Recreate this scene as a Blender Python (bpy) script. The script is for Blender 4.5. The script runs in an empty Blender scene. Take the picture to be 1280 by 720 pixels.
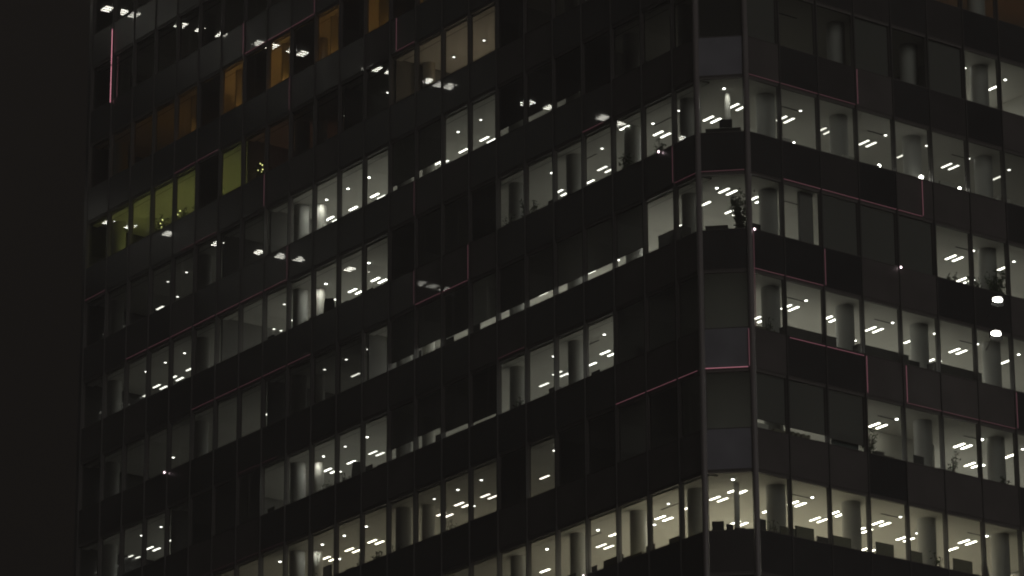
import bpy, bmesh, math, random
from mathutils import Vector, Matrix
random.seed(7)
sc = bpy.context.scene
COL = sc.collection

# ------------------------------------------------------------------ fixtures measured on the ceilings
# code: kind (P twin tube, S single tube, D downlight) + face + storey, then building x, y
FIX = [('PR6',7.57,2.33),('PR6',5.48,1.16),('PR6',7.64,1.3),('PR6',9.94,2.42),('PR6',9.91,1.31),('PR6',12.1,2.4),('PR6',14.42,1.31),('SR6',14.6,2.4),
 ('PR6',11.93,4.57),('DR6',5.42,0.16),('DR6',9.91,0.18),('DR6',14.46,0.22),('DR6',11.94,1.51),('SR6',5.17,2.52),('DR6',9.81,4.49),('DF6',1.45,0.1),
 ('PF6',2.58,1.22),('PF6',2.62,2.4),('PF6',5.35,4.54),('PR5',9.87,1.26),('PR5',14.41,1.34),('PR5',16.48,3.01),('SR5',16.85,1.23),('DR5',9.91,0.18),
 ('DR5',14.45,0.23),('DR5',16.82,2.77),('DR5',16.64,0.24),('PR4',5.34,2.97),('PR4',5.43,1.18),('PR4',7.6,1.28),('PR4',9.85,1.26),('SR4',11.92,1.52),
 ('PR4',14.42,2.94),('PR4',14.36,1.33),('SR4',16.84,1.22),('DR4',5.4,0.16),('DR4',9.89,0.2),('DR4',12.13,0.23),('DR4',14.39,0.2),('DR4',16.63,0.21),
 ('DR4',10.1,2.73),('PR3',14.37,1.34),('PR3',16.54,3.08),('SR3',16.8,1.22),('DR3',14.41,0.23),('DR3',16.63,0.23),('DR3',16.81,2.8),('PR3',3.58,0.82),
 ('PR2',5.56,1.29),('PR2',7.64,1.32),('PR2',9.93,1.37),('SR2',11.95,1.56),('PR2',14.37,1.35),('SR2',16.82,1.24),('DR2',5.45,0.22),('DR2',9.93,0.26),
 ('DR2',12.04,0.16),('DR2',14.4,0.25),('DR2',16.6,0.23),('SR1',16.82,1.24),('DR1',14.41,0.26),('DR1',16.62,0.23),('DF2',1.53,0.18),('PF2',3.17,1.37),
 ('PF2',3.19,2.99),('PF3',2.09,0.77),('PF3',3.73,2.42),('SF3',2.22,2.34),('DF3',1.5,0.72),('SL6',2.4,4.02),('PL6',2.52,5.67),('PL6',3.03,10.11),
 ('SL6',2.3,8.57),('DL6',1.44,4.02),('DL6',1.41,8.45),('DL6',1.38,11.76),('SL6',3.2,14.34),('DL6',2.76,6.58),('PL5',3.02,17.93),('PL5',2.84,19.54),
 ('PL5',3.09,21.19),('PL5',3.03,26.21),('PL5',2.96,27.85),('PL5',2.87,29.53),('DL5',1.41,16.25),('DL5',1.42,17.91),('DL5',1.38,19.55),('DL5',1.37,24.52),
 ('DL5',1.39,26.21),('DL5',1.38,27.87),('DL5',3.32,19.41),('DL5',3.24,29.31),('SL5',3.28,14.42),('DL5',1.42,11.28),('DL5',1.37,31.17),('PL4',3.06,26.25),
 ('PL4',3.09,27.95),('PL4',2.88,29.51),('DL4',1.42,24.57),('DL4',1.41,26.23),('DL4',1.44,27.94),('DL4',3.29,29.37),('PL4',3.04,9.71),('SL4',3.32,11.22),
 ('PL4',3.04,12.93),('SL4',3.32,14.46),('DL4',1.47,7.96),('DL4',1.45,11.31),('DL4',3.36,9.42),('SL4',3.3,6.38),('DL4',1.48,2.95),('DL4',2.95,4.79),
 ('DL4',3.3,12.75),('PL4',3.14,42.89),('PL4',3.02,44.48),('PL4',3.02,46.26),('DL4',1.43,39.56),('DL4',1.43,41.22),('DL4',1.44,42.93),('DL4',3.64,47.87),
 ('DL4',2.87,41.35),('DL4',3.24,41.37),('DL4',2.87,34.69),('SL3',2.96,21.49),('SL3',3.35,21.28),('DL3',3.37,19.49),('DL3',3.31,17.89),('DL3',1.48,24.66),
 ('DL3',1.5,26.33),('DL3',1.5,28.02),('SL3',3.02,27.85),('SL3',3.31,13.02),('SL3',3.34,14.52),('SL3',3.36,11.28),('DL3',3.31,9.84),('DL3',3.38,9.44),
 ('SL3',2.96,4.72),('PL3',3.12,34.67),('DL3',1.49,31.31),('DL3',2.97,32.93),('DL3',2.97,42.8),('PL2',3.09,9.81),('SL2',3.42,11.35),('PL2',3.24,13.01),
 ('DL2',1.54,8.05),('DL2',1.53,11.43),('DL2',1.54,4.7),('PL2',2.55,5.41),('PL2',0.71,5.71),('DL2',1.53,3.02),('PL2',3.19,26.33),('PL2',3.19,28.11),
 ('DL2',1.56,28.07),('DL2',3.05,29.54),('DL2',1.56,24.74),('DL2',1.56,31.4),('DL2',1.59,34.73),('PL2',3.23,34.75),('PL2',3.21,36.42),('PL2',3.07,37.91),
 ('DL2',1.56,39.73),('DL2',1.56,41.4),('DL2',1.54,43.06),('SL2',3.39,46.34),('PL2',3.27,44.61),('PL2',3.21,43.07),('SL2',3.0,41.55),('DL2',3.4,41.56),
 ('DL2',3.03,33.02),('DL1',1.59,16.47),('PL1',3.18,18.14),('DL1',1.61,18.15),('SL1',3.07,19.8),('PL1',3.4,21.4),('SL1',3.04,21.57),('PL1',3.23,26.48),
 ('PL1',3.38,28.38),('PL1',3.23,30.05),('DL1',1.59,24.8),('DL1',1.61,26.48),('DL1',1.61,28.16),('DL1',1.6,19.78),('DL1',3.46,19.6),('DL1',3.03,25.04),
 ('DL1',1.62,31.49),('PL1',3.29,38.14),('DL1',1.63,39.82),('SL1',3.27,44.79),('DL1',3.1,42.95),('DL1',1.62,41.43),('DL0',2.21,17.08),('DL0',2.23,19.33),
 ('DL0',2.23,27.68),('DL0',2.23,26.53),('DL0',2.23,25.43),('DL0',2.23,24.33)]

# ------------------------------------------------------------------ building frame
S6 = 46.897
def S(k): return S6 + 4.0 * (6 - k)         # sill height of storey k (storey 1..6 = the corner windows, top to bottom)
W1L, WL = 1.492, 1.946
W1R, WR = 1.696, 1.9586
BX, BY = 1.385, -1.34                        # right post of the corner bay
NL, NR = 24, 13
def yl(i): return 0.0 if i == 0 else W1L + WL * (i - 1)
def xr(i): return BX + (0.0 if i == 0 else W1R + WR * (i - 1))
YEND = yl(NL); XEND = xr(NR)
KTOP, KBOT = -4, 8
OPEN = 2.38                                  # opening height
CEIL = 2.30
# camera
F = 5371.9; PITCH = 0.34161; ROLL = -0.005159; CAM = Vector((-97.5125, -120.2313, 1.6))
FWD = Vector((0.593078, 0.805145, 0.0)); RGT = Vector((0.805145, -0.593078, 0.0))
def proj(x, y, z):
    d = Vector((x, y, z)) - CAM
    a, b = d.dot(RGT), d.dot(FWD)
    c, s = math.cos(PITCH), math.sin(PITCH)
    dep = b * c + d.z * s; up = -b * s + d.z * c
    X = F * a / dep; Y = -F * up / dep
    cr, sr = math.cos(ROLL), math.sin(ROLL)
    return 640 + cr * X - sr * Y, 360 + sr * X + cr * Y

# ------------------------------------------------------------------ materials
def mat(name, col, rough=0.6, emit=None, estr=0.0, metal=0.0, noise=0.0, nscale=4.0, spec=0.5, bump=0.0):
    m = bpy.data.materials.new(name); m.use_nodes = True
    nt = m.node_tree; b = nt.nodes['Principled BSDF']
    b.inputs['Base Color'].default_value = (*col, 1); b.inputs['Roughness'].default_value = rough
    b.inputs['Metallic'].default_value = metal
    b.inputs['Specular IOR Level'].default_value = spec
    if noise > 0:
        tc = nt.nodes.new('ShaderNodeTexCoord'); n = nt.nodes.new('ShaderNodeTexNoise')
        n.inputs['Scale'].default_value = nscale; n.inputs['Detail'].default_value = 5
        nt.links.new(tc.outputs['Object'], n.inputs['Vector'])
        r = nt.nodes.new('ShaderNodeMapRange'); r.inputs['To Min'].default_value = 1 - noise; r.inputs['To Max'].default_value = 1 + noise
        nt.links.new(n.outputs['Fac'], r.inputs['Value'])
        mx = nt.nodes.new('ShaderNodeVectorMath'); mx.operation = 'SCALE'; mx.inputs[0].default_value = col
        nt.links.new(r.outputs[0], mx.inputs['Scale']); nt.links.new(mx.outputs[0], b.inputs['Base Color'])
        if bump > 0:
            bp = nt.nodes.new('ShaderNodeBump'); bp.inputs['Strength'].default_value = bump; bp.inputs['Distance'].default_value = 0.01
            nt.links.new(n.outputs['Fac'], bp.inputs['Height']); nt.links.new(bp.outputs[0], b.inputs['Normal'])
    if emit:
        b.inputs['Emission Color'].default_value = (*emit, 1); b.inputs['Emission Strength'].default_value = estr
    return m
def wavy(nt, dist):
    tc = nt.nodes.new('ShaderNodeTexCoord'); n = nt.nodes.new('ShaderNodeTexNoise')
    n.inputs['Scale'].default_value = 0.55; n.inputs['Detail'].default_value = 1.5
    nt.links.new(tc.outputs['Object'], n.inputs['Vector'])
    bp = nt.nodes.new('ShaderNodeBump'); bp.inputs['Strength'].default_value = 1.0; bp.inputs['Distance'].default_value = dist
    nt.links.new(n.outputs['Fac'], bp.inputs['Height'])
    return bp
def glass_mat():
    m = bpy.data.materials.new('window_glass'); m.use_nodes = True
    nt = m.node_tree; nt.nodes.clear()
    out = nt.nodes.new('ShaderNodeOutputMaterial'); mix = nt.nodes.new('ShaderNodeMixShader')
    t = nt.nodes.new('ShaderNodeBsdfTransparent'); t.inputs[0].default_value = (0.84, 0.87, 0.83, 1)
    g = nt.nodes.new('ShaderNodeBsdfGlossy'); g.inputs['Roughness'].default_value = 0.0
    fr = nt.nodes.new('ShaderNodeFresnel'); fr.inputs['IOR'].default_value = 1.75
    bp = wavy(nt, 0.0016)
    nt.links.new(bp.outputs[0], g.inputs['Normal'])
    nt.links.new(fr.outputs[0], mix.inputs[0]); nt.links.new(t.outputs[0], mix.inputs[1]); nt.links.new(g.outputs[0], mix.inputs[2])
    nt.links.new(mix.outputs[0], out.inputs[0])
    return m
def panel_mat(name, col, coat=0.6, rough=0.35):
    m = mat(name, col, rough, noise=0.45, nscale=0.9)
    b = m.node_tree.nodes['Principled BSDF']
    b.inputs['Coat Weight'].default_value = coat; b.inputs['Coat Roughness'].default_value = 0.02; b.inputs['Coat IOR'].default_value = 1.5
    bp = wavy(m.node_tree, 0.0016); m.node_tree.links.new(bp.outputs[0], b.inputs['Coat Normal'])
    return m
M = {}
M['glass'] = glass_mat()
M['panel_dark'] = panel_mat('spandrel_dark_glass', (0.030, 0.029, 0.029))
M['panel_dark_b'] = panel_mat('spandrel_dark_glass_worn', (0.045, 0.041, 0.040), 0.5)
M['panel_dark_c'] = panel_mat('spandrel_dark_glass_deep', (0.020, 0.020, 0.021), 0.8)
M['panel_brown'] = panel_mat('spandrel_brown_metal', (0.082, 0.072, 0.069), 0.2, 0.5)
M['panel_violet'] = panel_mat('spandrel_violet_grey', (0.19, 0.19, 0.215), 0.2, 0.45)
M['mullion'] = mat('mullion_metal', (0.06, 0.056, 0.053), 0.45, metal=0.0, noise=0.1)
M['post'] = mat('post_metal', (0.20, 0.18, 0.177), 0.45, noise=0.1)
M['frame'] = mat('frame_metal', (0.11, 0.10, 0.092), 0.5)
M['ceiling'] = mat('ceiling_plaster', (0.70, 0.69, 0.65), 0.9, noise=0.05, nscale=0.7)
M['floor'] = mat('carpet', (0.42, 0.41, 0.38), 0.95, noise=0.2, nscale=3)
M['slab'] = mat('slab_concrete', (0.2, 0.2, 0.2), 0.9)
M['wall'] = mat('interior_wall', (0.62, 0.61, 0.57), 0.85, noise=0.05, nscale=0.5)
M['partition'] = mat('partition_grey', (0.25, 0.245, 0.235), 0.8, noise=0.08)
M['column'] = mat('column_plaster', (0.55, 0.55, 0.53), 0.8, noise=0.06, nscale=2)
def blind_mat(i, t):
    m = bpy.data.materials.new('blind_fabric'); m.use_nodes = True; nt = m.node_tree; b = nt.nodes['Principled BSDF']
    b.inputs['Base Color'].default_value = (.19, .187, .18, 1); b.inputs['Roughness'].default_value = .9
    tr = nt.nodes.new('ShaderNodeBsdfTranslucent'); tr.inputs[0].default_value = (.78, .78, .75, 1)
    mx = nt.nodes.new('ShaderNodeMixShader'); mx.inputs[0].default_value = t
    nt.links.new(b.outputs[0], mx.inputs[1]); nt.links.new(tr.outputs[0], mx.inputs[2])
    nt.links.new(mx.outputs[0], [n for n in nt.nodes if n.type == 'OUTPUT_MATERIAL'][0].inputs[0])
    return m
M['slot_black'] = mat('shield_black', (0.002, 0.002, 0.002), 0.9, spec=0.1)
for i, t in enumerate((.08, .13, .19, .34)): M['blind%d' % i] = blind_mat(i, t)
M['slot'] = mat('black_slot', (0.02, 0.02, 0.018), 0.7)
M['black'] = mat('black_plastic', (0.02, 0.02, 0.02), 0.5)
M['cabinet'] = mat('cabinet_dark', (0.09, 0.085, 0.08), 0.6, noise=0.1)
M['divider'] = mat('divider_fabric', (0.30, 0.29, 0.22), 0.95, noise=0.1, nscale=8)
M['paper'] = mat('paper_white', (0.75, 0.74, 0.68), 0.8, noise=0.08, nscale=6)
M['green_box'] = mat('screen_green_grey', (0.10, 0.13, 0.125), 0.8)
M['leaf'] = mat('leaf_green', (0.06, 0.10, 0.035), 0.6, noise=0.4, nscale=9)
M['pot'] = mat('pot_ceramic', (0.35, 0.33, 0.3), 0.5, noise=0.1)
M['housing'] = mat('lamp_housing', (0.6, 0.6, 0.58), 0.5)
M['asphalt'] = mat('asphalt', (0.05, 0.05, 0.05), 0.9, noise=0.3, nscale=0.8, bump=0.3)
M['soil'] = mat('soil', (0.05, 0.04, 0.03), 0.95)
_em = {}
def emis(col, st):
    key = (col, round(st, 2))
    if key not in _em:
        _em[key] = mat('light_source', (0.1, 0.1, 0.1), 0.5, emit=col, estr=st)
    return _em[key]

# ------------------------------------------------------------------ mesh helpers
class MB:
    def __init__(s): s.bm = bmesh.new(); s.mats = []
    def mi(s, m):
        if m not in s.mats: s.mats.append(m)
        return s.mats.index(m)
    def box(s, x0, x1, y0, y1, z0, z1, m):
        if x0 > x1: x0, x1 = x1, x0
        if y0 > y1: y0, y1 = y1, y0
        v = [s.bm.verts.new(p) for p in ((x0,y0,z0),(x1,y0,z0),(x1,y1,z0),(x0,y1,z0),(x0,y0,z1),(x1,y0,z1),(x1,y1,z1),(x0,y1,z1))]
        i = s.mi(m)
        for f in ((3,2,1,0),(4,5,6,7),(0,1,5,4),(1,2,6,5),(2,3,7,6),(3,0,4,7)):
            s.bm.faces.new([v[j] for j in f]).material_index = i
        return s
    def obox(s, o, ux, uy, a0, a1, b0, b1, z0, z1, m):
        """box in a local frame: origin o (2D), axes ux, uy"""
        v = []
        for z in (z0, z1):
            for a, b in ((a0,b0),(a1,b0),(a1,b1),(a0,b1)):
                v.append(s.bm.verts.new((o[0]+ux[0]*a+uy[0]*b, o[1]+ux[1]*a+uy[1]*b, z)))
        i = s.mi(m)
        for f in ((3,2,1,0),(4,5,6,7),(0,1,5,4),(1,2,6,5),(2,3,7,6),(3,0,4,7)):
            s.bm.faces.new([v[j] for j in f]).material_index = i
        return s
    def quad(s, pts, m):
        s.bm.faces.new([s.bm.verts.new(p) for p in pts]).material_index = s.mi(m); return s
    def cyl(s, x, y, z0, z1, r0, r1, m, n=20, caps=True):
        i = s.mi(m)
        a = [s.bm.verts.new((x+r0*math.cos(t*2*math.pi/n), y+r0*math.sin(t*2*math.pi/n), z0)) for t in range(n)]
        b = [s.bm.verts.new((x+r1*math.cos(t*2*math.pi/n), y+r1*math.sin(t*2*math.pi/n), z1)) for t in range(n)]
        for t in range(n):
            f = s.bm.faces.new((a[t], a[(t+1)%n], b[(t+1)%n], b[t])); f.material_index = i; f.smooth = True
        if caps:
            s.bm.faces.new(a[::-1]).material_index = i; s.bm.faces.new(b).material_index = i
        return s
    def poly(s, pts, z0, z1, m, mtop=None, mbot=None):
        a = [s.bm.verts.new((p[0], p[1], z0)) for p in pts]; b = [s.bm.verts.new((p[0], p[1], z1)) for p in pts]
        n = len(pts)
        s.bm.faces.new(a[::-1]).material_index = s.mi(mbot or m); s.bm.faces.new(b).material_index = s.mi(mtop or m)
        for t in range(n): s.bm.faces.new((a[t], a[(t+1)%n], b[(t+1)%n], b[t])).material_index = s.mi(m)
        return s
    def build(s, name, parent=None, loc=None, fixn=False):
        me = bpy.data.meshes.new(name)
        if fixn: bmesh.ops.recalc_face_normals(s.bm, faces=s.bm.faces)
        if loc: bmesh.ops.translate(s.bm, verts=s.bm.verts, vec=-Vector(loc))
        s.bm.to_mesh(me); s.bm.free()
        for m in s.mats: me.materials.append(m)
        o = bpy.data.objects.new(name, me); COL.objects.link(o)
        if loc: o.location = loc
        if parent: o.parent = parent
        return o
def empty(name, loc=(0,0,0)):
    o = bpy.data.objects.new(name, None); o.location = loc; COL.objects.link(o); o.empty_display_size = 0.2; return o
def tag(o, label, cat, group=None):
    o['label'] = label; o['category'] = cat
    if group: o['group'] = group
    return o

# ------------------------------------------------------------------ faces of the tower as local frames
R2 = math.hypot(BX, BY)
FACES = {  # origin, along, inwards
 'L': ((0,0), (0,1), (1,0)),
 'R': ((BX,BY), (1,0), (0,1)),
 'F': ((0,0), (BX/R2, BY/R2), (-BY/R2, BX/R2)),
}
def cells(face):
    if face == 'L': return [(c, yl(c-1), yl(c)) for c in range(1, NL+1)]
    if face == 'R': return [(c, xr(c-1)-BX, xr(c)-BX) for c in range(1, NR+1)]
    return [(1, 0.0, R2)]
def pt(face, a, b):
    o, u, v = FACES[face]
    return o[0]+u[0]*a+v[0]*b, o[1]+u[1]*a+v[1]*b

tower = empty('office_tower', (0, 0, 0))
tag(tower, 'dark glass office tower with lit storeys, chamfered corner and thin pink light lines', 'building')

# which spandrel panels are brown or violet: spandrel k is the band UNDER the windows of storey k
def tone(face, k, c):
    if face == 'F': return {0:'panel_dark',1:'panel_violet',2:'panel_dark',3:'panel_dark',4:'panel_violet',5:'panel_violet'}.get(k, 'panel_dark')
    if face == 'L':
        B = {(1,1),(1,2),(1,3),(2,8),(2,9),(2,10),(3,1),(3,2),(3,3),(4,1),(4,2),(4,3),(3,7),(3,8),(5,1),(5,2),(5,3),(5,4),(5,5),(5,6),(5,7),
             (0,1),(0,2),(0,6),(0,7),(4,18),(4,17),(4,19),(-1,12),(0,14),(0,15),(1,20),(2,22),(3,12),(1,9),(4,11),(4,12)}
        return 'panel_brown' if (k, c) in B else 'panel_dark'
    B = {(1,1),(3,4),(3,5),(4,1),(4,5),(4,6),(4,7),(5,1),(5,2),(5,3),(5,5),(2,6),(2,7),(1,4),(0,2),(1,8),(3,8),(4,4),(5,6),(5,7),(2,5)}
    return 'panel_brown' if (k, c) in B else 'panel_dark'

# ---- spandrel bands
for k in range(KTOP, KBOT):
    z1, z0 = S(k) - 0.03, S(k+1) + OPEN
    for face in 'LRF':
        o, u, v = FACES[face]; mb = MB()
        for c, a0, a1 in cells(face):
            tn = tone(face, k, c)
            if tn == 'panel_dark': tn = random.choice(['panel_dark', 'panel_dark', 'panel_dark_b', 'panel_dark_c'])
            mb.obox(o, u, v, a0+0.012, a1-0.012, 0.0, 0.14, z0, z1, M[tn])
            mb.bm.verts.ensure_lookup_table()
            for vi in (-8, -7, -4, -3):          # every panel hangs a hair out of true
                d_ = random.uniform(0, 0.006); mb.bm.verts[vi].co.x += v[0]*d_; mb.bm.verts[vi].co.y += v[1]*d_
            # sill flashing and shadow channel
            mb.obox(o, u, v, a0+0.01, a1-0.01, -0.02, 0.17, z1+0.001, z1+0.03, M['frame'])
            mb.obox(o, u, v, a0+0.01, a1-0.01, 0.02, 0.17, z0-0.035, z0-0.001, M['frame'])
        mb.build('spandrel_band', tower)
# ---- mullions and corner posts
ZB, ZT = 0.0, S(KTOP) + 3.0
for i in range(1, NL+1):
    mb = MB(); mb.box(-0.055, 0.19, yl(i)-0.028, yl(i)+0.028, ZB, ZT, M['mullion'])
    mb.build('mullion', tower)
for i in range(1, NR+1):
    mb = MB(); mb.box(xr(i)-0.028, xr(i)+0.028, BY-0.055, BY+0.19, ZB, ZT, M['mullion'])
    mb.build('mullion', tower)
for (x, y) in ((0, 0), (BX, BY)):
    mb = MB(); mb.cyl(x, y, ZB, ZT, 0.115, 0.115, M['post'], 8)
    mb.box(x+0.02, x+0.16, y+0.02, y+0.2, ZB, ZT, M['frame'])
    mb.build('corner_post', tower)
# ---- floor slabs with ceiling under and carpet on top
D = 9.0
foot = [(0.2, 0.08), (BX+0.08, BY+0.2), (XEND-0.02, BY+0.2), (XEND-0.02, BY+0.2+D), (D+0.2, BY+0.2+D), (D+0.2, YEND-0.02), (0.2, YEND-0.02)]
for k in range(KTOP, KBOT):
    mb = MB(); mb.poly(foot, S(k+1)+CEIL, S(k)-0.72, M['slab'], M['floor'], M['ceiling'])
    # lowered margin along the left facade (light strip, then a dark slot)
    for c, a0, a1 in cells('L'):
        mb.box(0.27, 0.58, a0+0.01, a1-0.01, S(k+1)+CEIL-0.085, S(k+1)+CEIL-0.001, M['ceiling'])
        mb.box(0.60, 0.655, a0, a1, S(k+1)+CEIL-0.055, S(k+1)+CEIL-0.001, M['slot'])
    mb.build('floor_slab', tower)
# ---- core
mb = MB()
core = [(D, BY+D), (XEND-0.1, BY+D), (XEND-0.1, BY+D+10), (D+12, BY+D+10), (D+12, YEND-0.1), (D, YEND-0.1)]
mb.poly(core, 0, ZT+2.0, M['wall'])
mb.build('core_wall', tower)
# end walls, closed base and top
mb = MB()
mb.box(0.02, D+12, YEND+0.06, YEND+0.36, 0, ZT, M['panel_dark'])
mb.box(XEND+0.06, XEND+0.36, BY+0.02, BY+D+10, 0, ZT, M['panel_dark'])
mb.build('end_wall', tower)
base_pts = [(0.05, 0.02), (BX+0.02, BY+0.05), (XEND, BY+0.05), (XEND, BY+D), (D, BY+D), (D, YEND), (0.05, YEND)]
MB().poly(base_pts, 0.0, S(KBOT)-0.75, M['panel_dark']).build('lower_cladding', tower)
MB().poly(base_pts, S(KTOP)+OPEN, ZT, M['panel_dark']).build('upper_cladding', tower)
# ---- interior columns
for y in (2.02, 5.6, 9.45, 13.4, 21.5, 29.55, 37.6, 45.3):
    MB().cyl(1.2, y, S(KBOT), S(KTOP)+2, 0.34, 0.34, M['column'], 28).build('column', tower)
for y in (20.6, 28.95):
    MB().cyl(1.82, y, S(KBOT), S(KTOP)+2, 0.27, 0.27, M['wall'], 24).build('column', tower)
for kk in (2, 6): MB().cyl(1.95, .5, S(kk)-.715, S(kk)+CEIL-.005, .11, .11, M['wall'], 18).build('column', tower)
for s in (2.0, 5.76, 9.62, 13.48, 17.4, 21.2):
    MB().cyl(BX+s, BY+1.25, S(KBOT), S(KTOP)+2, 0.37, 0.37, M['column'], 28).build('column', tower)

# ------------------------------------------------------------------ windows
# blinds: share of the opening covered from the top (1 = fully down, mostly standing in for unlit rooms)
BL = {1:{4:1.0}, 3:{}, 4:{}, 2:{}, 5:{}, 6:{}}
BL[1].update({5:0.84,6:0.84,7:0.82,10:0.80,11:0.86,18:0})
BL[2] = {8:1,9:1,10:1,11:1}
BL[3] = {3:0.80,4:0.82,5:0.82,6:0.82,7:0.82,8:0.83,9:0.83,10:0.78,11:0.84}
BL[4] = {17:1,18:1,19:1,1:1,2:1,3:1,9:0.86,10:0.72,11:0.75,8:0.9}
BL[5] = {1:1,2:1,3:1,4:1,5:1,7:1}
BL[0] = {7:1, 19:1}; BL[-1] = {11:1,13:1,15:1,17:1,19:1}  # full blinds added to make these bays dark
BR = {1:{1:1,4:1,6:1}, 3:{3:1,4:1,5:1}, 5:{1:0.82,2:0.84,3:0.87}}
BF = {1:1, 4:1, 5:1}
BLIND = {'L': BL, 'R': BR, 'F': {k: {1: v} for k, v in BF.items()}}
def win_area(face, k, a0, a1):
    P = [proj(*pt(face, a, 0.1), z) for a in (a0, a1) for z in (S(k), S(k)+OPEN)]
    xs = [min(max(p[0], 0), 1280) for p in P]; ys = [min(max(p[1], 0), 720) for p in P]
    return (max(xs)-min(xs))*(max(ys)-min(ys))
wins = []
for face in 'FLR':
    for k in range(KTOP+1, KBOT+1):
        for c, a0, a1 in cells(face): wins.append((win_area(face, k, a0, a1), face, k, c, a0, a1))
lit_pref = lambda w: w[0]
wins.sort(key=lambda w: -w[0])
mbf, mbp, mbb = MB(), MB(), MB()
def frame_geo(mb, face, k, a0, a1):
    o, u, v = FACES[face]; z0, z1 = S(k)+0.001, S(k)+OPEN-0.036
    e = 0.029 if face != 'F' else 0.12
    A0, A1 = a0+e, a1-e; t = 0.02
    mb.obox(o, u, v, A0, A1, 0.05, 0.16, z0, z0+t, M['frame'])
    mb.obox(o, u, v, A0, A1, 0.05, 0.16, z1-0.10, z1, M['frame'])
    mb.obox(o, u, v, A0, A0+t, 0.051, 0.159, z0+t, z1-0.10, M['frame'])
    mb.obox(o, u, v, A1-t, A1, 0.051, 0.159, z0+t, z1-0.10, M['frame'])
def pane_geo(mb, face, k, a0, a1):
    o, u, v = FACES[face]; z0, z1 = S(k)+0.02, S(k)+OPEN-0.06
    j1, j2, j3 = (random.uniform(-.003, .003) for _ in range(3)); p = [pt(face, a0+0.03, 0.1+j1), pt(face, a1-0.03, 0.1+j2)]
    if face == 'L': p.reverse()                  # the outward side must be the front for the Fresnel term
    mb.quad([(*p[0], z0), (*p[1], z0), (*p[1], z1), (*p[0], z1)], M['glass'])
def blind_geo(mb, face, k, a0, a1, fr):
    o, u, v = FACES[face]; z1 = S(k)+OPEN-0.14; h = (OPEN-0.16)*fr
    mb.obox(o, u, v, a0+0.032, a1-0.032, 0.175, 0.181, z1-h, z1, M['blind3' if face == 'F' else 'blind%d' % random.randint(0, 2)])
    mb.obox(o, u, v, a0+0.032, a1-0.032, 0.168, 0.188, z1-h-0.025, z1-h-0.001, M['frame'])
n = 0
for ar, face, k, c, a0, a1 in wins:
    fr = BLIND[face].get(k, {}).get(c, 0)
    if n < 100 and ar > 10:
        n += 1
        a = MB(); frame_geo(a, face, k, a0, a1); w = a.build('window', tower)
        if fr: w['label'] = 'window with its dark roller blind lowered' + ('' if fr >= 1 else ' almost to the sill')
        a = MB(); pane_geo(a, face, k, a0, a1); a.build('pane', w)
        if fr:
            a = MB(); blind_geo(a, face, k, a0, a1, fr); a.build('roller_blind', w)
    else:
        frame_geo(mbf, face, k, a0, a1); pane_geo(mbp, face, k, a0, a1)
        if fr: blind_geo(mbb, face, k, a0, a1, fr)
w = mbf.build('window', tower); w['kind'] = 'stuff'
o = mbp.build('pane', w); o['kind'] = 'stuff'
o = mbb.build('roller_blind', w); o['kind'] = 'stuff'

# ------------------------------------------------------------------ partitions
def part(face, k, a, b0=0.3, b1=None, m='partition'):
    o, u, v = FACES[face]; b1 = b1 or (D - 0.05)
    MB().obox(o, u, v, a-0.05, a+0.05, b0, b1, S(k)-0.70, S(k)+CEIL-0.01, M[m]).build('partition_wall', tower)
for k, c in ((1,16),(1,18),(2,18),(3,16),(3,12),(4,18),(4,20),(5,18),(0,13),(0,17),(0,7),(0,11),(-1,5)):
    part('L', k, yl(c)+0.0)  # walls added between zones to stop light spilling over
# wall across the right end on the storey of the fifth bay (parallel to the facade, bright)
def xwall(k, s0, s1, dep, m='wall'):
    o, u, v = FACES['R']
    MB().obox(o, u, v, s0, s1, dep, dep+0.1, S(k)-0.70, S(k)+CEIL-0.01, M[m]).build('partition_wall', tower)
xwall(5, 8.0, 11.9, 3.2)
part('R', 5, 11.95, 3.25)
part('R', 1, xr(6)-BX)  # added to keep light out of the dark bays beside it
part('L', 1, yl(4))
part('R', 1, 17.0, 1.5, None, 'wall')
o_, u_, v_ = FACES['R']
MB().obox(o_, u_, v_, 2.95, 3.6, .45, .6, S(3)-.7, S(3)+CEIL-.01, M['partition']).build('partition_wall', tower)
part('R', 6, 17.6, 1.9)
# ------------------------------------------------------------------ slots in the ceiling (air diffusers)
def slot(face, k, a0, a1, b):
    o, u, v = FACES[face]
    MB().obox(o, u, v, a0, a1, b, b+0.07, S(k)+CEIL-0.012, S(k)+CEIL-0.001, M['slot']).build('air_slot', tower)
for k in (1, 2, 3, 4, 5, 6):
    for q in range(5): slot('R', k, 3.16 + 4.49*q, 4.1 + 4.49*q, 1.62)
for k in (2, 4, 6):
    for q in range(2): slot('L', k, 3.76+4.9*q, 4.86+4.9*q, 1.7)

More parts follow.
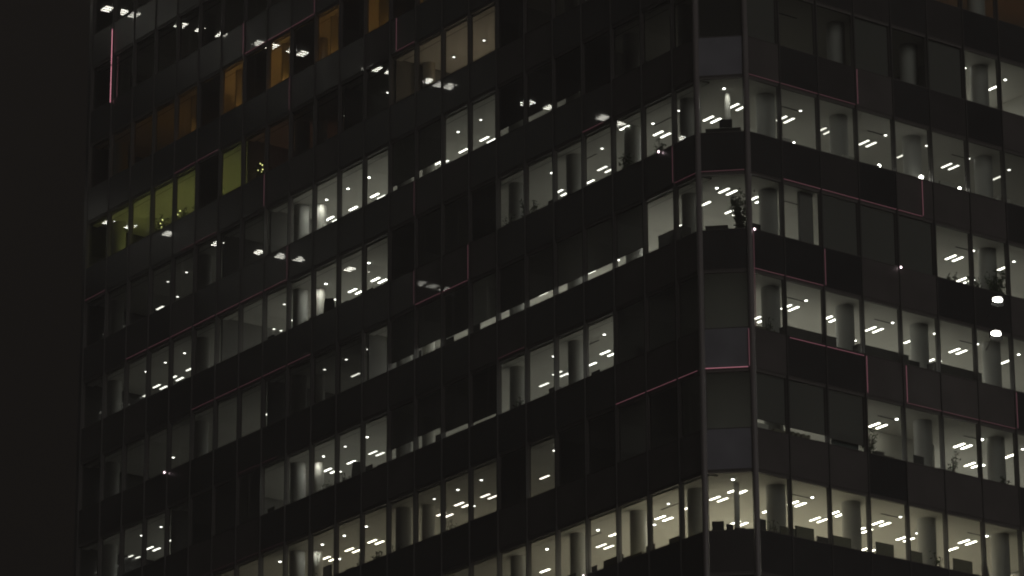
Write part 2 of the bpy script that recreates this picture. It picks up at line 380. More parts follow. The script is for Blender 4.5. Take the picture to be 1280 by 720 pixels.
# ------------------------------------------------------------------ pink light lines and marker lamps
PINK = (1.0, 0.36, 0.46)
def strip_h(face, k, a0, a1, st):
    o, u, v = FACES[face]; z = S(k)+OPEN+0.012
    MB().obox(o, u, v, a0, a1, -0.022, -0.002, z-0.010, z+0.010, emis(PINK, st*.21 if st < 1 else st*.45)).build('light_line', tower)
def strip_v(face, kup, a, st, z0=None, z1=None):
    """down the side of the spandrel above the windows of storey kup"""
    o, u, v = FACES[face]; z0 = S(kup)+OPEN+0.03 if z0 is None else z0; z1 = S(kup)+3.9 if z1 is None else z1
    MB().obox(o, u, v, a-0.012, a+0.012, -0.085, -0.062, z0, z1, emis(PINK, st*.21 if st < 1 else st*.6)).build('light_line', tower)
for k, c0, c1, st in ((-1,17,14,.42),(0,10.75,10,.3),(0,20,18,.25),(1,24,23,.22),(1,19.6,18,.2),(2,22,15,.32),(3,10,8,.38),(3,19,14,.25),
                      (4,17,15.4,.08),(5,3,.2,.6),(3,1,.1,.25),(4,7,6,.15),(5,18.5,15,.06),(2,4,3.3,.3)):
    strip_h('L', k, yl(c1) if isinstance(c1, int) else W1L+WL*(c1-1) if c1 > 1 else W1L*c1, W1L+WL*(c0-1), st)
for k, c, st in ((-1,17,.4),(-1,14,.3),(0,10.7,.4),(0,15,.2),(1,16,.35),(2,15,.2),(3,8,.3),(3,1,.25),(3,10,.16),(2,10,.16),(-2,18,.12)):
    strip_v('L', k, W1L+WL*(c-1), st)
for k, s0, s1, st in ((2,.16,5.66,.28),(3,1.75,8.9,.5),(4,.2,3.7,.45),(5,7.7,13.5,.3)):
    strip_h('R', k, s0, s1, st)
strip_v('L', -2, yl(23), 1.5, S(0)+7.86, S(0)+9.75); strip_v('L', -2, yl(23), 1.5, S(0)+9.82, S(0)+11.65)
strip_v('R', 2, 5.66, .4); strip_v('R', 3, 8.9, .55); strip_v('R', 4, 3.7, .4)
strip_v('R', 5, 5.66, .7); strip_v('R', 5, 7.69, .65); strip_v('R', 5, 13.49, .4)
strip_v('R', 4, 0.13, .25, S(5)+OPEN+1.6, S(3)+0.0)
strip_h('F', 3, 0.12, 1.78, .3); strip_h('F', 5, 0.12, 1.74, 1.0); strip_v('F', 5, 1.8, .6)
strip_h('R', 4, 1.85, 5.6, .0) if False else None
o, u, v = FACES['R']
MB().obox(o, u, v, 1.85, 5.59, -0.03, -0.022, S(4)-0.1, S(4)-0.08, emis(PINK, .2)).build('light_line', tower)
for face, k, a in (('R', 3, 7.58), ('R', 3, .16), ('L', 3, 38.54), ('L', 2, 2.3), ('L', 6, 7.44)):
    x, y = pt(face, a, -0.11); z = S(k)-0.06
    mb = MB(); mb.cyl(x, y, z-0.04, z, 0.02, 0.035, emis((1, .75, .8), 7.0), 10); mb.cyl(x, y, z+.001, z+0.04, 0.035, 0.02, emis((1, .75, .8), 7.0), 10)
    mb.build('marker_lamp', tower)

# ------------------------------------------------------------------ ceiling lights
ORD = ['zeroth','first','second','third','fourth','fifth','sixth','seventh','eighth','ninth','tenth','eleventh','twelfth','thirteenth','fourteenth','fifteenth','sixteenth','seventeenth','eighteenth','nineteenth','twentieth','21st','22nd','23rd','24th','25th','26th']
def seen_cell(face, x, y):
    """window through which a point inside is seen"""
    dx, dy = x-CAM.x, y-CAM.y
    if face == 'L':
        t = -CAM.x/dx; a = CAM.y+dy*t
        if a > 0: return 'L', max([1]+[c for c in range(1, NL+1) if yl(c-1) <= a])
    t = (BY-CAM.y)/dy; a = CAM.x+dx*t-BX
    if a > 0 and face != 'L': return 'R', max([1]+[c for c in range(1, NR+1) if xr(c-1)-BX <= a])
    return 'F', 1
STOREY = {-4:'fifth storey above the topmost corner window', -3:'fourth storey above', -2:'third storey above', -1:'second storey up from the topmost corner window', 0:'storey above the topmost corner window'}
for k in range(1, 9): STOREY[k] = '%s storey' % ORD[k]
def where(face, k, x, y):
    f, c = seen_cell(face, x, y)
    st = 'storey %d' % k if k > 0 else ('storey over first corner window' if k == 0 else 'two storeys over first corner window')
    if f == 'F': return 'corner bay, %s' % st
    return '%s window %s of corner, %s' % (ORD[min(c, 26)], 'left' if f == 'L' else 'right', st)
used = {}
def uniq(text, x, y):
    n_ = used.get(text, 0); used[text] = n_+1
    if n_ == 0: return text
    return text + (', %s there' % ORD[n_+1])
def strength(face, k, y, x):
    if face == 'F': return {6: 11, 3: 6.5, 2: 5.0}.get(k, 4)
    if face == 'R': return {6: 11, 5: 13, 4: 6.5, 3: 7.0, 2: 3.2, 1: 6.5}[k]
    if k == 6: return 8.0
    if k == 5: return 6.5 if y > 24 else 4.0
    if k == 4: return 4.5 if y < 20 else (5.0 if y < 35 else 3.6)
    if k == 3: return 4.5 if y < 24 else (1.6 if y < 30.5 else 3.2)
    if k == 2: return 4.8 if y < 20 else (7.5 if y < 31 else 3.2)
    if k == 1: return 4.0 if y < 23 else (8.0 if y < 32.0 else 2.6)
    return 2.0
def tint(face, k, y):
    if face in 'RF': return (1.0, .95, .80) if k in (5, 6) else (1.0, .97, .86)
    if k == 6: return (1.0, .94, .80)
    if k == 5: return (1.0, .92, .72) if y > 24 else (1.0, .90, .78)
    return (1.0, .98, .88)
def deep(face, k, a, b, watt, col, sx=1.2, sy=1.2):
    # area lamps added to brighten the rooms, most of them deep out of sight
    l = bpy.data.lights.new('added_fill_light', 'AREA'); l.shape = 'RECTANGLE'; l.size = sx; l.size_y = sy; l.energy = watt; l.color = col
    ob = bpy.data.objects.new('added_fill_light', l); COL.objects.link(ob); x, y = pt(face, a, b); ob.location = (x, y, S(k)+CEIL-.04)
DEEP = 33.0
for k, w_ in ((6, 1.0), (5, .8), (4, .55), (3, .6), (2, .14), (1, .9)):
    rng = {5: (2.0, 5.8, 13.6, 17.6), 3: (2.0, 13.6, 17.6), 1: (13.6, 17.6)}.get(k, (2.0, 5.8, 9.7, 13.6, 17.6))
    for s_ in rng: deep('R', k, s_, 5.7, w_*DEEP*4, (1, .92, .74) if k > 5 else (1, .985, .93))
for k, rows in {6: ((6, .8), (10, .8), (14, .7)), 5: ((20, .35), (24, .45), (28, .5), (32, .5), (36, .3)),
                4: ((6, .35), (10, .35), (14, .35), (18, .4), (22, .4), (26, .45), (30, .32), (36, .2), (43, .45)),
                3: ((7, .55), (10.5, 1.0), (14, 1.1), (18, 1.0), (20.5, .5), (29, .15), (34, .3), (38, .14), (43, .14)),
                2: ((6, .4), (10, .4), (14, .35), (26, .65), (30, .6), (34, .28), (38, .26), (42, .26)),
                1: ((14, .4), (18, .35), (22, .4), (26, .7), (30, .65), (34, .28), (38, .22))}.items():
    for y_, w_ in rows: deep('L', k, y_, 5.9, w_*DEEP*4, (1, .91, .73) if k > 4 else (1, 1, .96))

for code, x, y in FIX:
    kd, face, k = code[0], code[1], int(code[2])
    st = strength(face, k, y, x)*random.choice((.55, .8, .9, 1.0, 1.0, 1.15)); col = tint(face, k, y); z = S(k)+CEIL
    if kd in 'PS':
        mb = MB(); e = emis(col, st)
        xs = (-0.19, 0.19) if kd == 'P' else (0.0,)
        w2 = 0.30 if kd == 'P' else 0.12
        mb.box(x-w2, x+w2, y-0.33, y+0.33, z-0.012, z-0.002, M['housing'])
        for d_ in xs: mb.box(x+d_-0.045, x+d_+0.045, y-0.30, y+0.30, z-0.03, z-0.0125, e)
        o = mb.build('ceiling_light', None, (x, y, z))
        nm = ('twin-tube' if kd == 'P' else 'single-tube') + ' ceiling light, '
        tag(o, uniq(nm + where(face, k, x, y), x, y), 'ceiling light', 'tube lights recessed in the office ceilings')
    else:
        mb = MB(); e = emis((1, .97, .9), st*1.6)
        mb.cyl(x, y, z-0.014, z-0.002, 0.09, 0.09, M['housing'], 14); mb.cyl(x, y, z-0.03, z-0.0145, 0.055, 0.055, e, 12)
        o = mb.build('downlight', None, (x, y, z))
        tag(o, uniq('small round downlight, ' + where(face, k, x, y), x, y), 'downlight', 'round downlights along the office windows')

for k in (-3, -2, 0, -1):                       # fill lamps added so the dark storeys read faintly grey
    for y_ in ((6, 18, 30, 42) if k < -1 else (5, 11, 23) if k == 0 else (4, 14)): deep('L', k, y_, 5.9, 5.0, (1, .95, .85))
for s_ in (4, 12): deep('R', 1, s_, 5.9, 2.5, (1, .95, .85)); deep('R', 0, s_, 5.9, 3.0, (1, .9, .8)); deep('R', -1, s_, 5.9, 3.0, (1, .9, .8))
for k in (1, 2, 4, 5): deep('L', k, 28.42, 1.5, 9.0, (1, .98, .9), .1, .1)  # tiny lamps added to strengthen the downlight wash on the pale column
for k in (2,): deep('R', k, .35, 1.55, 3.0, (1, .98, .9), .08, .08)
for k, y_ in ((5, 5), (5, 11), (4, 2), (1, 3), (1, 7)): deep('L', k, y_, 5.9, 7.0 if k == 1 else 16.0, (1, .97, .88))
# ------------------------------------------------------------------ coloured fill lights added below sight to tint the amber, green and brown storeys
def uplight(face, k, a, b, col, st, word):
    x, y = pt(face, a, b); z = S(k)-0.72
    t = empty('fill_uplight', (x, y, z))
    tag(t, uniq('%s added fill-light, %s' % (word, where(face, k, x, y)), x, y), 'fill light', 'coloured fill lights added in the upper storeys')
    m = MB(); m.cyl(0, 0, 0, 0.03, 0.14, 0.14, M['black']); m.cyl(0, 0, 0.031, 0.35, 0.015, 0.015, M['black'], 8); m.build('stand', t)
    m = MB(); m.cyl(0, 0, 0.351, 0.52, 0.10, 0.13, emis(col, st)); m.build('lamp_shade', t)
AMB = (1.0, .50, .12); GRN = (.74, .76, .22); BRN = (1.0, .80, .58)
for y in (20.6, 24.6, 28.6, 32.7, 36.6, 40.6): uplight('L', -1, y, 2.2, AMB, 8.0, 'amber')
for y in (35.0, 38.6, 41.2, 43.8): uplight('L', 0, y, 1.9, GRN, 24.0, 'green')
for y in (15.2, 17.4, 19.6): uplight('L', 0, y, 2.6, BRN, 18.0, 'soft brown')
uplight('L', 0, 32.2, 1.6, (1, .45, .3), 3.0, 'dim red'); uplight('L', 0, 30.4, 1.6, (1, .45, .3), 3.0, 'dim red')
uplight('L', -1, 11.6, 1.8, (1, .42, .22), 4.0, 'dim red')
for s in (13.0, 17.0): uplight('R', 0, s, 1.9, (1, .42, .16), 6.0, 'dim orange')

def wash(k, y, h, w):
    MB().box(.5, .5+w, y, y+.07, S(k)-.70, S(k)+CEIL-.01, M['wall']).build('partition_wall', tower)  # wall stub added to catch the amber light from below
    uplight('L', k, y-.28, .5+w*.45, AMB, random.choice((8.0, 13.0, 18.0)), 'amber')
AMBER_WASH = ((20.62,1.7),(22.45,1.75),(26.27,1.6),(28.3,1.3),(30.2,1.7),(32.3,1.3),(34.04,1.6),(36.3,1.2),(37.87,1.2))
for q_, (y_, h_) in enumerate(AMBER_WASH): wash(-1, y_, h_, .75 if q_ % 2 else .45)
# ------------------------------------------------------------------ things by the windows
def T(name, face, k, a, b, z, label, cat, group=None):
    x, y = pt(face, a, b); t = empty(name, (x, y, z))
    o, u, v = FACES[face]; t.rotation_euler.z = math.atan2(u[1], u[0]) if face != 'L' else math.pi/2
    return tag(t, label, cat, group)
FL = 0.72
def cabinet(face, k, a, b, w, h, label, mname='cabinet', depth=0.42):
    t = T('storage_cabinet', face, k, a, b, S(k)-FL, label, 'cabinet', 'low cabinets behind the windows')
    sgn = 1 if face != 'L' else -1
    H_ = FL + h
    MB().box(-w/2, w/2, 0, sgn*depth, 0, H_-0.035, M[mname]).build('carcass', t)
    MB().box(-w/2-0.015, w/2+0.015, -0.015*sgn, sgn*(depth+.015), H_-0.034, H_, M[mname]).build('top', t)
    nd = max(2, int(w/0.6))
    for q in range(nd):
        MB().box(-w/2+q*w/nd+.01, -w/2+(q+1)*w/nd-.01, sgn*(depth+0.001), sgn*(depth+.02), .06, H_-.05, M[mname]).build('door', t)
def divider(face, k, a, b, w, h, label, mname='divider'):
    t = T('desk_divider', face, k, a, b, S(k)-FL, label, 'desk divider', 'fabric desk dividers behind the windows')
    MB().box(-w/2, w/2, -.02, .02, 0.35, FL+h, M[mname]).build('panel', t)
    mb = MB(); mb.box(-w/2-.02, -w/2-.001, -.022, .022, 0, FL+h+.01, M['black']); mb.box(w/2+.001, w/2+.02, -.022, .022, 0, FL+h+.01, M['black']); mb.box(-w/2, w/2, -.022, .022, FL+h+.001, FL+h+.012, M['black'])
    mb.build('frame', t)
def monitor(face, k, a, b, w, h, zb, label, white=False):
    t = T('monitor', face, k, a, b, S(k)+zb, label, 'monitor', 'monitors standing by the windows')
    e = M['paper'] if white else M['black']
    MB().box(-w/2, w/2, -.012, .012, .12, .12+h, M['black']).build('screen', t)
    mb = MB(); mb.box(-w/2-.02, -w/2-.001, -.016, .016, .10, .14+h, e); mb.box(w/2+.001, w/2+.02, -.016, .016, .10, .14+h, e)
    mb.box(-w/2, w/2, -.016, .016, .121+h, .14+h, e); mb.box(-w/2, w/2, -.016, .016, .10, .119, e); mb.build('frame', t)
    MB().box(-.02, .02, .018 if face != 'L' else -.04, .04 if face != 'L' else -.018, 0.011, .3, M['black']).box(-.12, .12, -.08, .08, 0, .01, M['black']).build('stand', t)
def desk(face, k, a, b, w, label):
    t = T('desk', face, k, a, b, S(k)-FL, label, 'desk', 'desks along the windows')
    s_ = 1 if face != 'L' else -1
    MB().box(-w/2, w/2, -.35, .35, FL-.03, FL, M['paper']).build('desktop', t)
    for x_ in (-w/2+.06, w/2-.06):
        for y_ in (-.3, .3): MB().box(x_-.02, x_+.02, y_-.02, y_+.02, 0, FL-.031, M['black']).build('leg', t)
def plant(face, k, a, b, h, spread, n_, label, zb=None, lights=None, seed=1):
    r = random.Random(seed); z = S(k)-FL if zb is None else S(k)+zb
    t = T('potted_plant', face, k, a, b, z, label, 'potted plant', 'plants behind the windows')
    m = MB(); m.cyl(0, 0, 0, .3, .11, .16, M['pot']); m.cyl(0, 0, .301, .305, .14, .14, M['soil'], 14); m.build('pot', t)
    m = MB(); lf = MB()
    for q in range(max(4, n_//14)):
        an = r.uniform(0, 6.28); ln = h*r.uniform(.6, 1); px, py, pz = 0, 0, .3
        dx, dy = math.cos(an)*spread/ln*.6, math.sin(an)*spread/ln*.6
        for e_ in range(6):
            nx, ny, nz = px+dx*ln/6*(.5+.2*e_), py+dy*ln/6*(.5+.2*e_), pz+(ln-.3)/6
            m.obox((px, py), (1, 0), (0, 1), -.008, .008, -.008, .008, pz, nz+.004, M['soil'])
            px, py, pz = nx, ny, nz
            for g in range(max(2, n_//40)):
                c_ = Vector((px+r.gauss(0, .07), py+r.gauss(0, .07), pz+r.gauss(0, .06)))
                d1 = Vector((r.gauss(0, 1), r.gauss(0, 1), r.gauss(0, .6))).normalized()*r.uniform(.06, .12)
                d2 = d1.cross(Vector((r.gauss(0, 1), r.gauss(0, 1), r.gauss(0, 1)))).normalized()*r.uniform(.02, .035)
                lf.quad([c_-d1, c_+d2, c_+d1, c_-d2], M['leaf'])
    m.build('stem', t); lf.build('foliage', t)
    if lights:
        for q in range(lights):
            g = MB(); x_, y_, z_ = r.uniform(-spread, spread)*.4, r.uniform(-spread, spread)*.4, r.uniform(.7, h)
            g.cyl(x_, y_, z_-.03, z_, .015, .035, emis((.95, .95, .35), 2.2), 8); g.cyl(x_, y_, z_+.0005, z_+.03, .035, .015, emis((.95, .95, .35), 2.2), 8)
            g.build('light_bulb', t)
def desk_lamp(face, k, a, b, label, st=9.0, size=.07):
    t = T('desk_lamp', face, k, a, b, S(k)-.02, label, 'desk lamp', 'small lamps glowing at the sills')
    MB().cyl(0, 0, 0, .02, .08, .08, M['black'], 14).cyl(0, 0, .021, .16, .01, .01, M['black'], 8).build('stand', t)
    m = MB(); m.cyl(0, 0, .161, .161+size, size*.7, size, emis((1, .97, .88), st), 14); m.cyl(0, 0, .162+size, .162+size*1.6, size, size*.3, emis((1, .97, .88), st), 14); m.build('lamp_shade', t)
def papers(face, k, a, b, w, h, label, mname='paper'):
    t = T('storage_box', face, k, a, b, S(k)-.01, label, 'box', 'pale boxes and binders lined up at the sills')
    MB().box(-w/2, w/2, -.12, .12, 0, h*.8, M[mname]).build('body', t)
    MB().box(-w/2-.01, w/2+.01, -.13, .13, h*.8+.001, h, M[mname]).build('lid', t)
def chair(face, k, a, b, label, ang=0.0, zz=None):
    t = T('office_chair', face, k, a, b, S(k)-FL, label, 'chair'); t.rotation_euler.z += ang
    t.scale = (1.05, 1.05, 1.22)
    m = MB(); m.box(-.24, .24, -.24, .24, .44, .52, M['black']); m.build('seat', t)
    m = MB()
    for q in range(8):
        wq = .24*math.cos((q/7)*.9-.25); z_ = .6+q*.085
        m.box(-wq, wq, .2+.01*q, .26+.01*q, z_, z_+.084, M['cabinet'])
    m.build('backrest', t)
    MB().cyl(0, 0, .1, .439, .03, .03, M['black'], 10).build('column', t)
    m = MB()
    for q in range(5):
        c_, s_ = math.cos(q*1.2566), math.sin(q*1.2566)
        m.obox((0, 0), (c_, s_), (-s_, c_), .04, .32, -.02, .02, .05, .09, M['black']); m.cyl(c_*.3, s_*.3, 0, .049, .025, .025, M['black'], 8)
    m.build('base', t)

#THINGS#
# storey 4, right side: long dark cabinets with pale stacks on top
cabinet('R', 4, 3.35, .45, 2.5, .58, 'long dark cabinet behind second and third windows right of corner, storey 4')
cabinet('R', 4, 7.05, .45, 2.5, .58, 'long dark cabinet behind fourth and fifth windows right of corner, storey 4')
cabinet('R', 4, 10.9, .45, 2.5, .58, 'long dark cabinet behind sixth and seventh windows right of corner, storey 4')
cabinet('F', 2, .96, .45, 1.35, .33, 'low dark cabinet in the corner bay of storey 2, under a black screen')
monitor('F', 2, 1.05, .66, .46, .3, .33, 'black screen on low cabinet in the corner bay of storey 2')
cabinet('F', 3, .62, .4, .85, .30, 'low dark box in the corner bay of storey 3, left of the plant')
plant('F', 3, 1.55, .62, 2.6, .55, 320, 'tall leafy plant in the corner bay of storey 3', seed=3)
monitor('F', 6, .42, .5, .42, .34, .02, 'monitor with pale rim at left of the brightly lit corner bay, storey 6', True)
monitor('F', 6, .86, .55, .22, .22, .02, 'small dark monitor in middle of the brightly lit corner bay, storey 6')
papers('F', 6, 1.25, .5, .4, .17, 'flat grey box right of the small monitor in lit corner bay, storey 6', 'cabinet')
monitor('R', 6, .62, .5, .42, .44, .02, 'black monitor behind first window right of the corner, storey 6')
divider('R', 6, 2.75, .5, .85, .62, 'olive desk divider behind second window right of corner, storey 6')
divider('R', 6, 4.6, .5, .85, .55, 'olive desk divider behind third window, in front of the column, storey 6')
divider('R', 6, 6.75, .5, .85, .66, 'olive desk divider behind fourth window right of corner, storey 6')
divider('R', 6, 8.35, .5, .55, .60, 'narrow olive desk divider behind fifth window right of corner, storey 6')
divider('R', 6, 10.75, .5, .95, .66, 'olive desk divider behind sixth window, before the slanting wall, storey 6')
chair('R', 6, 12.5, .75, 'high-backed dark office chair behind seventh window right of corner, storey 6', .3)
divider('R', 5, 4.75, .34, 1.3, .62, 'grey-green screen standing under blind of third window, storey 5', 'green_box')
papers('R', 5, .6, .36, .55, .3, 'pale box under the blind, left end of first window, storey 5')
papers('R', 5, 1.45, .36, .6, .2, 'dull box under the blind, right end of first window, storey 5', 'divider')
for q in range(4): papers('R', 5, 2.1+.26*q, .36, .12, .26, 'yellowish binder under second blind, %s from the left, storey 5' % ORD[q+1], 'divider')
plant('R', 5, 6.05, .5, 1.9, .45, 200, 'bushy plant at left of fourth window right of corner, storey 5', seed=5)
papers('R', 5, 6.55, .45, .38, .3, 'dark folder rack leaning at foot of fourth window, storey 5', 'cabinet')
papers('R', 5, 7.0, .45, .5, .18, 'dark low box right of the folder rack, storey 5', 'cabinet')
plant('R', 5, 10.75, .8, 1.9, .3, 120, 'dark plant behind sixth window right of corner, storey 5', seed=6)
papers('R', 5, 9.8, .4, .5, .12, 'dark low box at left of sixth window, storey 5', 'cabinet')
plant('R', 3, 11.95, .5, 1.45, .35, 160, 'small leafy plant at right of seventh window, storey 3', seed=8)
plant('R', 3, 13.3, .6, 1.9, .6, 260, 'wide leafy plant behind eighth window, storey 3', seed=9)
# storey 2, right side: clutter and lamps along the sill
rr = random.Random(4)
for q, (a, w, h) in enumerate(((.6,.8,.1),(1.35,.5,.13),(2.15,.5,.26),(3.1,.55,.16),(4.2,.6,.12),(5.35,.5,.24),(6.1,.8,.16),(6.75,.4,.2),(7.9,.5,.13),(8.5,.7,.16),(9.9,.35,.26),(10.55,.8,.3),(11.7,.6,.15),(12.5,.7,.18),(13.6,.7,.3),(14.4,.6,.2))):
    papers('R', 2, a, .36, w, h, 'pale box on the sill of storey 2, %s from the corner' % ORD[q+1])
desk_lamp('R', 2, .28, .42, 'tiny glowing lamp at the sill next to the corner post, storey 2', 7, .04)
desk_lamp('R', 2, 2.6, .3, 'small glowing lamp on sill of second window right of corner, storey 2', 8, .05)
desk_lamp('R', 2, 6.98, .3, 'glowing lamp on sill of fourth window right of corner, storey 2', 10, .085)
desk_lamp('R', 2, 9.2, .3, 'brightest glowing lamp, on sill of fifth window, storey 2', 12, .10)
desk_lamp('R', 2, 11.25, .3, 'glowing lamp on sill of sixth window right of corner, storey 2', 10, .075)
for a, h in ((1.2, .1), (7.8, .12)): pass
# left side
plant('L', 2, 3.0, .5, 1.6, .3, 130, 'small plant behind second window left of corner, storey 2', seed=11)
papers('L', 2, 1.9, .4, .5, .2, 'pale box at sill of second window left of corner, storey 2')
papers('L', 2, 2.75, .36, .35, .12, 'small pale box beside the plant, second window left, storey 2')
plant('L', 2, 5.1, .5, 1.7, .35, 150, 'plant behind third window left of corner, storey 2', seed=12)
plant('L', 2, 11.6, .5, 1.65, .6, 170, 'wide plant behind sixth window left of corner, storey 2', seed=13)
plant('L', 2, 13.0, .5, 1.45, .35, 120, 'plant behind seventh window left of corner, storey 2', seed=14)
papers('L', 2, 14.2, .36, .4, .16, 'pale box on sill left of the plant in seventh window, storey 2')
cabinet('L', 3, 2.3, .4, 1.5, .75, 'dark tall cabinet behind second window left of corner, storey 3')
cabinet('L', 6, 5.0, .4, 1.2, .3, 'olive cabinet behind third window left of corner, storey 6', 'divider')
divider('L', 6, 6.3, .5, 1.2, .5, 'olive desk divider behind fourth window left of corner, storey 6')
papers('L', 4, 4.1, .5, .35, .5, 'dark box standing at foot of third lit window, storey 4', 'cabinet')
papers('L', 4, 9.9, .45, .5, .38, 'dark box behind sixth window left of corner, storey 4', 'cabinet')
cabinet('L', 4, 22.0, .4, .6, .25, 'small dark box behind twelfth window left of corner, storey 4')
chair('L', 4, 24.2, .6, 'dark office chair behind thirteenth window left of corner, storey 4', 1.2)
plant('L', 4, 25.0, .5, 1.35, .3, 100, 'small plant behind thirteenth window left of corner, storey 4', seed=15)
monitor('L', 4, 17.7, .34, .5, .32, -.02, 'dark monitor under the blind of the ninth window, storey 4')
monitor('L', 3, 19.3, .34, .5, .34, -.02, 'dark monitor under the blind of the tenth window, storey 3')
monitor('L', 3, 17.0, .34, .6, .32, -.02, 'dark monitor under the blind of the ninth window, storey 3')
monitor('L', 3, 15.2, .34, .7, .34, -.02, 'dark monitor under the blind of the eighth window, storey 3')
plant('L', 5, 22.3, .5, 1.3, .35, 130, 'small plant behind twelfth window left of corner, storey 5', seed=16)
papers('L', 5, 24.3, .5, .6, .24, 'dark box at foot of thirteenth window, storey 5', 'cabinet')
monitor('L', 5, 26.0, .4, .6, .62, -.02, 'large black monitor in front of the pale column, fourteenth window, storey 5')
chair('L', 2, 26.4, .7, 'dark office chair beside the column, fourteenth window, storey 2', .8)
cabinet('L', 2, 25.0, .4, .7, .3, 'dark cabinet behind thirteenth window left of corner, storey 2')
for q, y in enumerate((40.6, 38.8, 37.0, 35.6, 31.9)):
    plant('L', 0, y, .6, 1.75 - .1*(q % 3), .5, 190, 'plant hung with tiny yellow lights, %s from the left, green-lit storey' % ORD[q+1], lights=7 if q in (0, 4) else 4, seed=20+q)
for q, a in enumerate((35.2, 37.1, 39.0, 41.0, 43.3)):
    papers('L', 2, a, .4, .7, .12, 'pale low box on the sill of storey 2, %s from the far left end' % ORD[5-q])
for q, a in enumerate((39.2, 41.3, 43.2)):
    papers('L', 4, a, .4, .8, .2, 'pale box on the sill of storey 4, %s from the far left end' % ORD[3-q])
rr = random.Random(11)
def lab(word, face, k, a, b):
    x, y = pt(face, a, b); return uniq('%s, %s' % (word, where(face, k, x, y)), x, y)
spots = [('L',k,y) for k,ys in ((1,(15.6,18.6,21.2,23.4,25.1,27.3)),(2,(8.1,10.0,15.0,22.0,23.3,27.6,30.8)),(4,(7.4,12.4,21.2,23.0,26.6,30.5)),
         (5,(15.2,17.2,19.6,21.3,23.5,27.4,29.0,31.4)),(6,(2.4,4.0,7.7,9.0,10.8,12.2))) for y in ys] + \
        [('R',k,a) for k,as_ in ((6,(1.3,2.0,3.7,5.6,9.4,14.4,15.6)),(3,(.7,9.6,10.9)),(4,(.7,1.3,8.7,9.2)),(5,(8.6,9.9,12.6,13.3)),(1,(12.2,14.4,15.8))) for a in as_]
for f_, k_, a_ in spots:
    q = rr.random(); b_ = .42 + .25*rr.random()
    if q < .38: monitor(f_, k_, a_, b_, .5, .30+.1*rr.random(), -.03, lab('dark monitor by the glass', f_, k_, a_, b_))
    elif q < .62: divider(f_, k_, a_, b_+.1, .8+.4*rr.random(), .30+.2*rr.random(), lab('low fabric divider by the glass', f_, k_, a_, b_))
    elif q < .85: papers(f_, k_, a_, b_, .35+.3*rr.random(), .14+.16*rr.random(), lab('box on the sill', f_, k_, a_, b_), rr.choice(['paper', 'cabinet', 'divider']))
    else: plant(f_, k_, a_, b_, 1.3+.3*rr.random(), .3, 110, lab('small potted plant by the glass', f_, k_, a_, b_), seed=int(a_*10))

# ------------------------------------------------------------------ lamps on bracket arms before the right facade
for q, (x, z, nm) in enumerate(((12.12, 57.53, 'upper'), (11.96, 56.10, 'lower'))):
    t = empty('bracket_lamp', (x, -3.5, z)); tag(t, '%s of the two bright oval lamps standing out before the right facade' % nm, 'lamp', 'bright lamps before the right facade')
    m = MB(); n_ = 20
    lens = MB()
    bmesh.ops.create_uvsphere(lens.bm, u_segments=24, v_segments=12, radius=1.0, matrix=Matrix.Diagonal((.225, .15, .08, 1)))
    lens.mi(emis((1, .98, .88), 26))
    for f in lens.bm.faces: f.smooth = True
    lens.build('lens', t)
    MB().cyl(0, 0, .075, .14, .20, .12, M['frame'], 16).build('housing', t)
    # black screen added behind the lens to block its reflection in the glass
    sh = MB()
    for i in range(9):
        a0_, a1_ = math.pi*(i/9), math.pi*((i+1)/9)
        c0, c1 = Vector((math.cos(a0_), math.sin(a0_)*.6)), Vector((math.cos(a1_), math.sin(a1_)*.6))
        mid = (c0+c1)/2; nrm = mid.normalized(); tg = (c1-c0).normalized()
        sh.obox((mid.x*.31, mid.y*.33), (tg.x, tg.y), (nrm.x, nrm.y), -.055, .055, 0, .006, -.19, .10, M['slot_black'])
    sh.build('reflection_screen', t)
    # arm back to the facade
    m = MB(); ux = Vector((1.35, 2.06, 0)).normalized()
    m.obox((0, 0), (ux.x, ux.y), (-ux.y, ux.x), .08, 2.46, -.018, .018, .142, .175, M['frame']); m.build('arm', t)

# ------------------------------------------------------------------ the block across the side street that mirrors in the left facade
nb = empty('neighbour_building', (-6.0, 56.0, 0))
tag(nb, 'dark office block across the side street, only its lit ceilings mirrored in the left facade', 'building')
ang = -0.0848                                   # Y = 56 - .085 * Xv, real x = -Xv
def nbx(X, off=0.0): return (-X - (-6.0), (56 - .085*X + off) - 56.0)
ux2 = Vector((-1, -.085)).normalized(); uy2 = Vector((.085, -1)).normalized() * -1
def nbox(mb, X0, X1, d0, d1, z0, z1, m):
    x_, y_ = nbx(0)
    mb.obox((x_, y_), (ux2.x, ux2.y), (uy2.x, uy2.y), X0, X1, d0, d1, z0, z1, m); return mb
mbs = MB(); mbw = MB()
for q in range(-13, 5):
    zc = 89.1 + 3.87*q
    if zc < 10: continue
    nbox(mbs, 4, 47, -1.3, 4.95, zc+.02, zc+1.3, M['slot'])
mbs.build('floor_slab', nb)
nbox(MB(), 3.5, 47.5, 5, 14, 0, 110, M['slot']).build('core_wall', nb)
nbox(MB(), 3.4, 3.9, -1.3, 4.9, 0, 110, M['panel_dark']).build('end_wall', nb)
mbm = MB()
for q in range(22): nbox(mbm, 4+q*2, 4.08+q*2, -1.45, -1.31, 10, 108, M['mullion'])
mbm.build('mullion', nb)
mbl = MB(); ee = emis((1, .98, .86), 16)
row1 = (6.02,6.84,7.75,10.24,11.4,12.71,15.06,15.67,16.9,17.67,21.68,22.61,25.06,25.81,26.6,31.22,32.49,36.35,37.43,41.32)
row2 = (6.46,7.71,10.06,12.71,15.16,16.51,17.54,20.19,21.38,25.09,25.87,26.6)
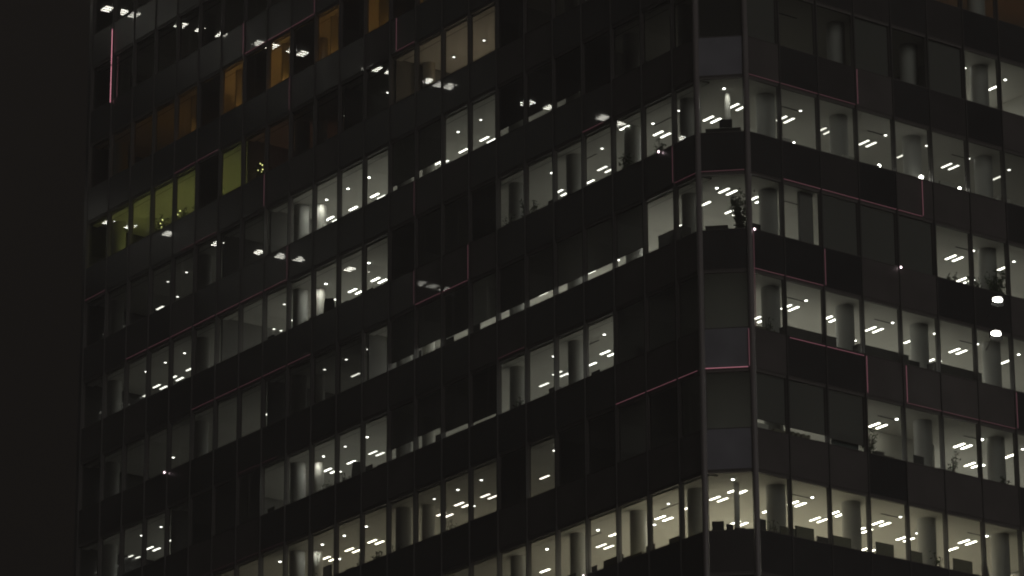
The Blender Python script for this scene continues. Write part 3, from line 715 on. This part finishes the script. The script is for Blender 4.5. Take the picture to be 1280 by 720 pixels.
for row, z in ((row1, 89.1), (row2, 77.5)):
    for X in row:
        for dd in (-.3, -.05, .2): nbox(mbl, X-.23, X+.23, dd, dd+.09, z-.03, z-.002, ee)
mbl.build('ceiling_light', nb)['kind'] = 'stuff'

# ------------------------------------------------------------------ ground
mb = MB(); mb.quad([(-4000, -4000, 0), (4000, -4000, 0), (4000, 4000, 0), (-4000, 4000, 0)], M['asphalt'])
g = mb.build('ground'); g['kind'] = 'structure'; g.location.z = -0.004
mb = MB(); mb.poly([(-6, -8), (XEND+8, -8), (XEND+8, YEND+8), (-6, YEND+8)], 0.0, .13, M['slab']); 
pv = mb.build('pavement'); pv['kind'] = 'structure'; pv.location.z = -0.003

# ------------------------------------------------------------------ world: night sky with a faint city glow near the horizon
W = bpy.data.worlds.new('World'); sc.world = W; W.use_nodes = True
nt = W.node_tree; bg = nt.nodes['Background']
tc = nt.nodes.new('ShaderNodeTexCoord'); sep = nt.nodes.new('ShaderNodeSeparateXYZ'); rmp = nt.nodes.new('ShaderNodeValToRGB')
nt.links.new(tc.outputs['Generated'], sep.inputs[0]); nt.links.new(sep.outputs['Z'], rmp.inputs[0]); nt.links.new(rmp.outputs[0], bg.inputs[0])
rmp.color_ramp.elements[0].position = 0.02; rmp.color_ramp.elements[0].color = (.030, .025, .020, 1)
rmp.color_ramp.elements[1].position = 0.22; rmp.color_ramp.elements[1].color = (.0036, .0029, .0025, 1)
bg.inputs[1].default_value = 1.0
# dim glow of the city from the camera's side
sd = bpy.data.lights.new('night_glow', 'SUN'); sd.energy = 0.34; sd.angle = math.radians(30); sd.color = (1.0, .95, .91)
so = bpy.data.objects.new('night_glow', sd); COL.objects.link(so)
dirv = Vector((-0.12, -0.96, 0.25))             # towards the light
so.rotation_euler = dirv.to_track_quat('Z', 'Y').to_euler(); so.location = (-60, -90, 60)

# ------------------------------------------------------------------ night haze
HZ = True
if HZ:
    hm = bpy.data.materials.new('haze'); hm.use_nodes = True; nt = hm.node_tree; nt.nodes.clear()
    out = nt.nodes.new('ShaderNodeOutputMaterial'); pv_ = nt.nodes.new('ShaderNodeVolumePrincipled')
    pv_.inputs['Color'].default_value = (.95, .91, .88, 1); pv_.inputs['Density'].default_value = 0.0011; pv_.inputs['Anisotropy'].default_value = 0.0
    nt.links.new(pv_.outputs[0], out.inputs['Volume'])
    mb = MB(); mb.box(-130, 60, -150, 90, -1.0, S(KTOP)+20, hm); hz = mb.build('haze'); hz['kind'] = 'stuff'
    sc.cycles.volume_bounces = 0
# ------------------------------------------------------------------ camera
cd = bpy.data.cameras.new('camera'); cam = bpy.data.objects.new('camera', cd); COL.objects.link(cam); sc.camera = cam
cd.sensor_width = 36; cd.lens = F/1280*36; cd.clip_end = 9000; cd.clip_start = .5
f3 = Vector((FWD.x*math.cos(PITCH), FWD.y*math.cos(PITCH), math.sin(PITCH)))
r3 = RGT.copy(); u3 = r3.cross(f3)
# image roll: image axes turned by ROLL
cr, sr = math.cos(ROLL), math.sin(ROLL)
xr_ = r3*cr + u3*sr; yu = -r3*sr + u3*cr
cam.matrix_world = Matrix(((xr_.x, yu.x, -f3.x, CAM.x), (xr_.y, yu.y, -f3.y, CAM.y), (xr_.z, yu.z, -f3.z, CAM.z), (0, 0, 0, 1)))

sc.view_settings.view_transform = 'Standard'; sc.view_settings.look = 'None'; sc.view_settings.gamma = 1; sc.view_settings.exposure = 0
sc.render.engine = 'CYCLES'
cy = sc.cycles
cy.use_denoising = True; cy.max_bounces = 6; cy.diffuse_bounces = 4; cy.glossy_bounces = 3; cy.transparent_max_bounces = 12
cy.sample_clamp_indirect = 3.0; cy.caustics_reflective = False; cy.caustics_refractive = False
cy.pixel_filter_type = 'BLACKMAN_HARRIS'; cy.filter_width = 1.9
